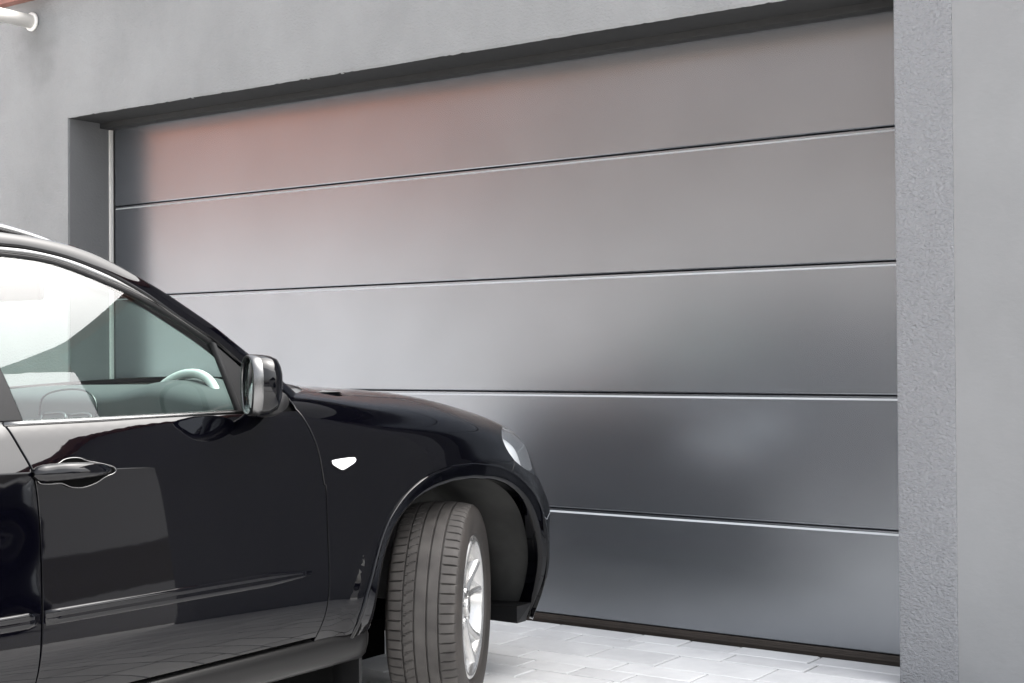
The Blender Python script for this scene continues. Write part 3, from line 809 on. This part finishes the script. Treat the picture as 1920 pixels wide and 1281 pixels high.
    ring = RS([( -1.778, .966), (-1.770, .944), (-1.745, .938), (-1.705, .936), (-1.675, .922), (-1.64, .918), (-1.60, .928), (-1.57, .944), (-1.545, .952), (-1.537, .962), (-1.55, .973), (-1.59, .986), (-1.62, .994), (-1.64, 1.004), (-1.665, 1.007), (-1.69, 1.003), (-1.71, .993), (-1.74, .992), (-1.768, .985), (-1.778, .966)])
    V = [hp(s, z, .006) for s, z in catmull(ring, 4)]
    MB().tube([(side * p[1], p[0], p[2]) for p in V], .0016, 6, caps=False).build("handle_trim", M['alu'], dh, smooth=True)
    C_ = np.array([(s, z) for s, z in catmull(ring, 4)][:-1]); cc = C_.mean(0)
    V = []; m = len(C_)
    for f, o_ in ((1.0, .0015), (.93, .002), (.5, .0024)):
        for q in C_: V.append(hp(*(cc + (q - cc) * f), o_))
    V.append(hp(*cc, .0026))
    fs = [(r * m + i, r * m + (i + 1) % m, (r + 1) * m + (i + 1) % m, (r + 1) * m + i) for r in range(2) for i in range(m)] + [(2 * m + i, 2 * m + (i + 1) % m, 3 * m) for i in range(m)]
    to_car("handle_bowl", V, fs, M['paint_inner'], dh, side)
    # wing mirror
    mm = empty("wing_mirror", parent=fd)
    mc = Vector((side * .975, -1.075, 1.180))
    # face frame basis: normal looks backwards and inwards
    nf = Vector((-side * .50, -.866, 0.0)).normalized(); hx = Vector((0, 0, 1)).cross(nf).normalized() * (1 if side > 0 else -1)
    if hx.x * side < 0: hx = -hx
    def sup(a, ex): 
        c, s_ = math.cos(a), math.sin(a); return (math.copysign(abs(c) ** ex, c), math.copysign(abs(s_) ** ex, s_))
    V = []; nn_ = 40
    for (dep, sx, sz_, oz) in ((.004, .80, .80, 0), (-.004, .90, .90, 0), (-.004, .975, .975, 0), (.008, 1.0, 1.0, 0), (.035, 1.0, 1.0, 0), (.055, .95, .96, 0), (.075, .80, .86, 0), (.087, .52, .62, .0), (.091, .2, .28, 0)):
        for k in range(nn_):
            a = 2 * math.pi * k / nn_; cx_, cz_ = sup(a, .84)
            V.append(mc - nf * dep * 1.0 + hx * (cx_ * sx * .072) + Vector((0, 0, cz_ * sz_ * .081 + (-.012 if cz_ < 0 else .0) * sx)))
    fs = [(i * nn_ + k, i * nn_ + (k + 1) % nn_, (i + 1) * nn_ + (k + 1) % nn_, (i + 1) * nn_ + k) for i in range(8) for k in range(nn_)] + [tuple(range(8 * nn_, 9 * nn_))]
    hs_ = mesh("mirror_housing", V, fs, M['paint'], mm, True)
    mesh("mirror_glass", [mc - nf * .003 + hx * (sup(2 * math.pi * k / 40, .84)[0] * .060) + Vector((0, 0, sup(2 * math.pi * k / 40, .84)[1] * .068 - .003)) for k in range(40)], [tuple(range(40))], M['mirror'], mm)
    V = []
    for (dep, sx, sz_) in ((.010, .86, .86), (-.006, .90, .90), (-.009, .96, .96), (-.002, 1.01, 1.01), (.022, 1.012, 1.012), (.024, .99, .99)):
        for k in range(nn_):
            cx_, cz_ = sup(2 * math.pi * k / nn_, .84)
            V.append(mc - nf * dep + hx * (cx_ * sx * .072) + Vector((0, 0, cz_ * sz_ * .081 + (-.012 if cz_ < 0 else 0) * sx)))
    fs = [(i * nn_ + k, i * nn_ + (k + 1) % nn_, (i + 1) * nn_ + (k + 1) % nn_, (i + 1) * nn_ + k) for i in range(5) for k in range(nn_)]
    mesh("mirror_surround", V, fs, M['alu'], mm, True)
    MB().tube([(side * .80, -.93, 1.105), (side * .88, -.945, 1.108), (side * .95, -.965, 1.112), (side * 1.0, -.975, 1.125)], [.03, .034, .036, .03], 16, flat=.9).build("mirror_foot", M['plastic'], mm, smooth=True)
    # wheels
    for (c, steer) in ((0., R(27)), (-2.933, 0.)):
        wh = empty("wheel", (side * .822, c, .369), parent=car)
        wh.rotation_euler = (0, 0, steer if c == 0. else 0)
        # ---- tyre with cut tread
        NA = 630 if c == 0. else 210; PT = NA // 70; hw = .1275
        xs = []
        ribs = [-.098, -.062, -.022, .022, .062, .098]
        edge = [-.1275, -.127, -.122]
        prof = []
        def crown(x): return .369 - .010 * (abs(x) / .105) ** 2.6
        side_prof = [(.108, .252), (.120, .262), (.127, .285), (.1295, .307), (.1265, .327), (.121, .341), (.1165, .349), (.112, .3535)]
        gro = [-.060, -.021, .021, .060]; gw = .0034
        xt = []
        for a, b in zip([-.104] + [g + gw for g in gro], [g - gw for g in gro] + [.104]):
            xt += list(np.linspace(a, b, 5))
        prof = [(-x, r, 0) for x, r in side_prof]
        seq = sorted(set([round(x, 5) for x in xt] + [round(g + s_ * gw * .7, 5) for g in gro for s_ in (-1, 1)]))
        for x in seq:
            ing = any(abs(x - g) < gw * .9 for g in gro)
            prof.append((x, crown(x) - (.009 if ing else 0), 2 if ing else 1))
        prof += [(x, r, 0) for x, r in side_prof[::-1]]
        V = []; npf = len(prof)
        for i in range(NA):
            a = 2 * math.pi * i / NA
            for (x, r, kd) in prof:
                rr = r
                ax = abs(x)
                if kd == 1 and ax > .064:
                    ph = (i + (2 if x > 0 else 4)) % PT
                    if ph == 0: rr -= .0075 * min(1, (ax - .060) / .01)
                elif kd == 1 and .025 < ax < .058:
                    ph = (i + int((x) * 160)) % PT
                    if ph == 0 and (x < 0): rr -= .0055
                elif kd == 0 and ax < .1135 and r > .35:
                    ph = (i + (2 if x > 0 else 4)) % PT
                    if ph == 0: rr -= .0035
                V.append((x * side, math.cos(a) * rr, math.sin(a) * rr))
        fs = [(i * npf + j, i * npf + j + 1, ((i + 1) % NA) * npf + j + 1, ((i + 1) % NA) * npf + j) for i in range(NA) for j in range(npf - 1)]
        if side > 0: fs = [f[::-1] for f in fs]
        ty = mesh("tyre", V, fs, M['tyre'], wh)
        ty.data.materials.append(M['sidewall'])
        for p in ty.data.polygons:
            p.use_smooth = True
            j = min(p.vertices) % npf if p.index % (npf - 1) else 0
            j = p.index % (npf - 1)
            p.material_index = 1 if (j < 7 or j > npf - 9) else 0
        ty.data.set_sharp_from_angle(angle=R(28))
        # ---- rim: barrel, lip, spokes, hub
        rimp = [(-.105, .243), (-.10, .236), (-.02, .214), (.05, .212), (.088, .222), (.104, .229), (.112, .236), (.1145, .243), (.113, .2485), (.108, .252), (.100, .252)]
        V = []; n = 96
        for i in range(n):
            a = 2 * math.pi * i / n
            for x, r in rimp: V.append((x * side, math.cos(a) * r, math.sin(a) * r))
        m = len(rimp)
        fs = [(i * m + j, i * m + j + 1, ((i + 1) % n) * m + j + 1, ((i + 1) % n) * m + j) for i in range(n) for j in range(m - 1)]
        rim = empty("rim", parent=wh)
        mesh("barrel", V, fs, M['rim'], rim, True)
        for k in range(5):
            a0 = 2 * math.pi * k / 5 + .35
            mb = MB()
            # Y spoke: stem splitting into two curved arms
            for br in (-1, 1):
                path = [(.05, 0 + br * .10), (.085, br * .13), (.12, br * .15), (.16, br * .18), (.20, br * .215), (.228, br * .245)]
                vs = []
                for (r, da) in path:
                    wd = .021 if r < .09 else .0165 - (r - .12) * .02
                    if r > .21: wd = .019
                    xf = .088 + (.018 * (r / .23)) - .012 * math.sin(math.pi * r / .23)
                    cy_, cz_ = math.cos(a0 + da), math.sin(a0 + da)
                    for (t, dx) in ((-1, -.034), (-.95, -.006), (-.55, .001), (.0, .003), (.55, .001), (.95, -.006), (1, -.034)):
                        vs.append((side * (xf + dx), cy_ * r - cz_ * wd * t, cz_ * r + cy_ * wd * t))
                mm_ = 7
                f_ = [(i * mm_ + j, i * mm_ + j + 1, (i + 1) * mm_ + j + 1, (i + 1) * mm_ + j) for i in range(len(path) - 1) for j in range(mm_ - 1)]
                mb.add(vs, f_)
            mb.build("spoke", M['rim'], rim, smooth=True)
            bx = [(side * .080, math.cos(a0) * .056, math.sin(a0) * .056), (side * .094, math.cos(a0) * .056, math.sin(a0) * .056)]
            MB().tube(bx, [.010, .009], 6).build("wheel_bolt", M['chrome'], rim)
        MB().tube([(side * .02, 0, 0), (side * .078, 0, 0), (side * .086, 0, 0), (side * .09, 0, 0)], [.085, .082, .074, .05], 40).build("hub", M['rim'], rim, smooth=True)
        MB().tube([(side * .088, 0, 0), (side * .099, 0, 0), (side * .102, 0, 0)], [.035, .034, .024], 32).build("hub_cap", M['rim'], rim, smooth=True)
        MB().tube([(side * .0, 0, 0), (side * .02, 0, 0)], [.165, .165], 48).build("brake_disc", M['alu'], wh)

# roof skin, head lining, windscreen
def edge3(s, z, off=.004): 
    p, n = mapG(off)(np.array([(s, z)])); return p[0]
SIL_ = [(-3.40, 1.50), (-3.1, 1.553), (-2.6, 1.578), (-2.0, 1.593), (-1.704, 1.581), (-1.545, 1.566)]
def roof(name, dz, mat, inset):
    V = []; sl = catmull(SIL_, 6); nq = 17
    for (s, z) in sl:
        e = edge3(s, z)
        for q in np.linspace(-1, 1, nq):
            V.append((q * (e[1] - inset), s + .0 + (.06 * (1 - q * q) if s > -1.5 else 0), z + dz + .052 * (1 - q * q) * (1 if s > -3.2 else .6)))
    fs = [(i * nq + j, i * nq + j + 1, (i + 1) * nq + j + 1, (i + 1) * nq + j) for i in range(len(sl) - 1) for j in range(nq - 1)]
    return mesh(name, V, fs, mat, car, True)
roof("roof", .0, M['paint'], 0); roof("head_lining", -.05, M['lining'], .04)
SC = [(-1.545, 1.566), (-1.447, 1.546), (-1.375, 1.520), (-1.285, 1.479), (-1.2, 1.436), (-1.139, 1.402), (-1.037, 1.344), (-.941, 1.281), (-.769, 1.175), (-.719, 1.141)]
def screen(name, mat, inset, dz, s_shift):
    V = []; sl = catmull(SC, 4); nq = 21; N_ = len(sl)
    for i, (s, z) in enumerate(sl):
        t = i / (N_ - 1); e = edge3(s, z); bl = .06 + .27 * t; bz = .052 * (1 - t) + .045 * t
        for q in np.linspace(-1, 1, nq):
            V.append((q * (e[1] - inset), s + s_shift + bl * (1 - abs(q) ** 2.2), z + dz + bz * (1 - q * q)))
    fs = [(i * nq + j, i * nq + j + 1, (i + 1) * nq + j + 1, (i + 1) * nq + j) for i in range(N_ - 1) for j in range(nq - 1)]
    return mesh(name, V, fs, mat, car, True)
screen("windscreen", M['glass'], .03, -.004, 0)
# windscreen pillars' inner face
for side in (1, -1):
    V = []
    sl = catmull(SC, 4)
    for i, (s, z) in enumerate(sl):
        e = edge3(s, z)
        V += [(side * e[1], s, z), (side * (e[1] - .055), s + .02, z + .006), (side * (e[1] - .07), s - .03, z - .03), (side * (e[1] - .02), s - .05, z - .05)]
    fs = [(i * 4 + j, i * 4 + j + 1, (i + 1) * 4 + j + 1, (i + 1) * 4 + j) for i in range(len(sl) - 1) for j in range(3)]
    mesh("windscreen_pillar", V, fs, M['plastic'], car, True)
# cowl below the screen
V = []
for q in np.linspace(-1, 1, 21):
    w = .79 * q; sb = -.70 + .33 * (1 - abs(q) ** 2.2); zb = 1.14 + .045 * (1 - q * q)
    V += [(w, sb - .03, zb + .002), (w * 1.0, sb + .02, zb - .010), (w, sb + .10, zb - .012), (w, sb + .10, zb - .06)]
mesh("cowl", V, [(i * 4 + j, i * 4 + j + 1, (i + 1) * 4 + j + 1, (i + 1) * 4 + j) for i in range(20) for j in range(3)], M['plastic'], car, True)
# inner body behind the gaps
for side in (1, -1):
    us = np.linspace(0.02, U_K[14], 150); vs_ = np.linspace(0, V_K[7] + .03, 40)
    GUU, GVV = np.meshgrid(us, vs_, indexing='ij'); p, n = SN(GUU.ravel(), GVV.ravel()); p2 = p - n * .016
    fs = []
    for i in range(149):
        for j in range(39):
            a = i * 40 + j; q = p[a]
            skip = False
            for c in (0., -2.933):
                th = math.atan2(q[2] - .37, q[0] - c); th = th + 2 * math.pi if th < -1.6 else th
                if math.hypot(q[0] - c, q[2] - .37) < float(arch_r(th, ARCH_IN)) + .04: skip = True
            if q[2] > .74 and us[i] > 4.0: skip = True
            if not skip: fs.append((a, a + 1, a + 41, a + 40))
    to_car("inner_body", p2, fs, M['paint_inner'], car, side)
MB().box(-.82, .82, -3.7, -.56, .15, .29).box(-.56, .56, -.56, .0, .17, .30).box(-.56, .56, .0, .60, .255, .30).build("underbody", M['paint_inner'], car)  # underbody boxes widened and lowered to darken the ground beneath
V = [(-.90, -3.79, .30), (.90, -3.79, .30), (.90, -3.83, .7), (-.90, -3.83, .7), (.86, -3.79, 1.09), (-.86, -3.79, 1.09), (.70, -3.42, 1.52), (-.70, -3.42, 1.52)]
mesh("tailgate", V, [(0, 1, 2, 3), (3, 2, 4, 5), (5, 4, 6, 7)], M['paint'], car)
# interior
# dashboard: rounded section swept across
sec = [(-.34, 1.150), (-.50, 1.158), (-.66, 1.160), (-.80, 1.152), (-.875, 1.132), (-.90, 1.10), (-.895, 1.06), (-.915, 1.03), (-.94, .98), (-.90, .85), (-.80, .60)]
V = []
for q in np.linspace(-1, 1, 25):
    for (s, z) in sec:
        bul = .03 * math.exp(-((q - .45) / .2) ** 2) if s < -.6 else 0
        V.append((q * .76, s + (-.10 * abs(q) ** 2 if s > -.5 else .04 * q * q), z + bul - .02 * abs(q) ** 3))
n = len(sec)
mesh("dashboard", V, [(i * n + j, i * n + j + 1, (i + 1) * n + j + 1, (i + 1) * n + j) for i in range(24) for j in range(n - 1)], M['dash'], car, True)
for xc_ in (-.115, .02):
    mb = MB(); z0_, z1_, xw = .985, 1.065, .06
    fr = [(xc_ - xw, z1_ - .0), (xc_ + xw, z1_), (xc_ + xw * .9, z0_), (xc_ - xw * .9, z0_), (xc_ - xw, z1_)]
    v = MB().tube([(x, -.955 + (z - z0_) * .4, z) for x, z in catmull(fr, 5)], .005, 8).build("air_vent", M['alu'], car, smooth=True)
    for k in range(3):
        zz = z0_ + .02 + k * .02; mb.box(xc_ - xw * .85, xc_ + xw * .85, -.95 + (zz - z0_) * .4, -.935 + (zz - z0_) * .4, zz - .003, zz + .003)
    mb.build("vent_slat", M['plastic'], v)
# instrument display arch
arc = catmull([(-.22, 1.06), (-.20, 1.12), (-.12, 1.145), (.0, 1.15), (.07, 1.125), (.085, 1.07), (.04, 1.045)], 6)
MB().tube([(x, -.905 , z) for x, z in arc], .0035, 8).build("display_trim", M['alu'], car, smooth=True)
# steering wheel (right-hand side of the cabin)
sw = empty("steering_wheel", (.37, -.82, 1.034), parent=car); sw.rotation_euler = (R(-24), 0, R(0))
pts = [(math.cos(a) * .185, 0, math.sin(a) * .185) for a in np.linspace(0, 2 * math.pi, 49)]
MB().tube(pts, .0155, 12, caps=False).build("steering_rim", M['wheel_light'], sw, smooth=True)
mb = MB()
mb.add([(-.10, -.045, .09), (.10, -.045, .09), (.06, -.05, -.06), (-.06, -.05, -.06), (-.12, .0, .10), (.12, .0, .10), (.07, .0, -.075), (-.07, 0, -.075)], [(0, 1, 2, 3), (0, 4, 5, 1), (1, 5, 6, 2), (2, 6, 7, 3), (3, 7, 4, 0)])
mb.build("steering_hub", M['wheel_light'], sw, bevel=.008)
for a in (R(8), R(172), R(270)):
    MB().tube([(math.cos(a) * .07, -.012, math.sin(a) * .07), (math.cos(a) * .13, -.006, math.sin(a) * .13), (math.cos(a) * .18, 0, math.sin(a) * .18)], [.018, .013, .012], 10, flat=.5).build("steering_spoke", M['wheel_light'], sw, smooth=True)
# seats
def seat(x):
    st = empty("seat", (x, -1.62, .5), parent=car)
    ob = MB().box(-.25, .25, -.30, .25, -.05, .12).build("seat_base", M['seat'], st, bevel=.05, seg=3)
    mb = MB(); V = []
    for (y, z, hw, t) in ((-.30, .08, .25, .07), (-.34, .30, .26, .07), (-.40, .52, .25, .06), (-.45, .66, .20, .045), (-.46, .70, .14, .03)):
        for k in range(16):
            a = 2 * math.pi * k / 16; V.append((math.cos(a) * hw, y + math.sin(a) * t, z))
    mb.add(V, [(i * 16 + k, i * 16 + (k + 1) % 16, (i + 1) * 16 + (k + 1) % 16, (i + 1) * 16 + k) for i in range(4) for k in range(16)] + [tuple(range(64, 80))])
    mb.build("seat_back", M['seat'], st, smooth=True)
    V = []
    for (z, hw, t) in ((.73, .11, .03), (.76, .135, .045), (.84, .14, .05), (.89, .12, .045), (.915, .07, .02)):
        for k in range(16):
            a = 2 * math.pi * k / 16; V.append((math.cos(a) * hw, -.47 + math.sin(a) * t, z))
    MB().add(V, [(i * 16 + k, i * 16 + (k + 1) % 16, (i + 1) * 16 + (k + 1) % 16, (i + 1) * 16 + k) for i in range(4) for k in range(16)] + [tuple(range(64, 80)), tuple(range(16))[::-1]]).build("headrest", M['seat'], st, smooth=True)
seat(.38); seat(-.38)
MB().box(-.72, .72, -2.75, -2.62, .5, 1.12).build("rear_bench", M['seat'], car, bevel=.04)
MB().box(-.78, .78, -3.6, -.7, .27, .36).build("cabin_floor", M['seat'], car)
# inner mirror
MB().box(-.12, .12, -1.15, -1.13, 1.44, 1.50).build("rear_view_mirror", M['plastic'], car, bevel=.008)
for side in (1, -1):
    MB().box(side * .78 - .03, side * .78 + .03, -2.6, -.80, .5, 1.075).build("door_card", M['dash'], car, bevel=.01)

# ------------------------------------------------------------------ houses across the street (seen in the reflections)
def house(name, label, x0, x1, y0, y1, h1, h2, hr, low, upm, roofm, face):
    hs_ = empty(name, ((x0 + x1) / 2, (y0 + y1) / 2, 0)); tag(hs_, label, "house")
    ox, oy = -(x0 + x1) / 2, -(y0 + y1) / 2
    def b(nm, a, mat): return MB().box(a[0] + ox, a[1] + ox, a[2] + oy, a[3] + oy, a[4], a[5]).build(nm, mat, hs_)
    b("wall", (x0, x1, y0, y1, -.14, h1), low)
    if h2 > h1: b("upper_wall", (x0 - .02, x1 + .02, y0 - .02, y1 + .02, h1, h2), upm)
    ym = (y0 + y1) / 2
    V = [(x0 - .3 + ox, y0 - .4 + oy, h2), (x1 + .3 + ox, y0 - .4 + oy, h2), (x1 + .3 + ox, y1 + .4 + oy, h2), (x0 - .3 + ox, y1 + .4 + oy, h2), (x0 - .3 + ox, ym + oy, hr), (x1 + .3 + ox, ym + oy, hr)]
    mesh("roof", V, [(3, 2, 1, 0), (0, 1, 5, 4), (2, 3, 4, 5), (1, 2, 5), (3, 0, 4)], roofm, hs_)
    return hs_, b
h, b = house("house", "long house with white ground floor and red brick upper storey across the street", -36, -15.5, -17, -9, 4.0, 6.6, 9.5, M['white_wall'], M['brick'], M['brick'], 'y')
for k in range(4):
    w_ = b("window", (-33 + k * 5, -31.6 + k * 5, -8.99, -8.93, 4.9, 6.1), M['window_dark'])
h, b = house("house", "shorter house with taupe tiled upper storey across the street", -14.5, -4.5, -17, -9, 3.3, 6.0, 9.0, M['pale_wall'], M['tile'], M['tile'], 'y')
h, b = house("house", "pale rendered house with a dark slate roof beyond the corner of the garage", 20, 29, 3, 17, 3.2, 3.2, 5.2, M['bright_wall'], M['bright_wall'], M['slate'], 'x')

# ------------------------------------------------------------------ a second parked car round the corner (reflected in the flank)
def copy_tree(o, parent=None):
    c = o.copy(); COL.objects.link(c)
    if parent: c.parent = parent; c.matrix_parent_inverse = o.matrix_parent_inverse
    for ch in list(o.children): copy_tree(ch, c)
    return c
car2 = copy_tree(car); car2.location = (12.5, 12.0, -.13)
car["group"] = car2["group"] = "black parked cars"
car2["label"] = "second black SUV parked in front of the pale slate roofed house"
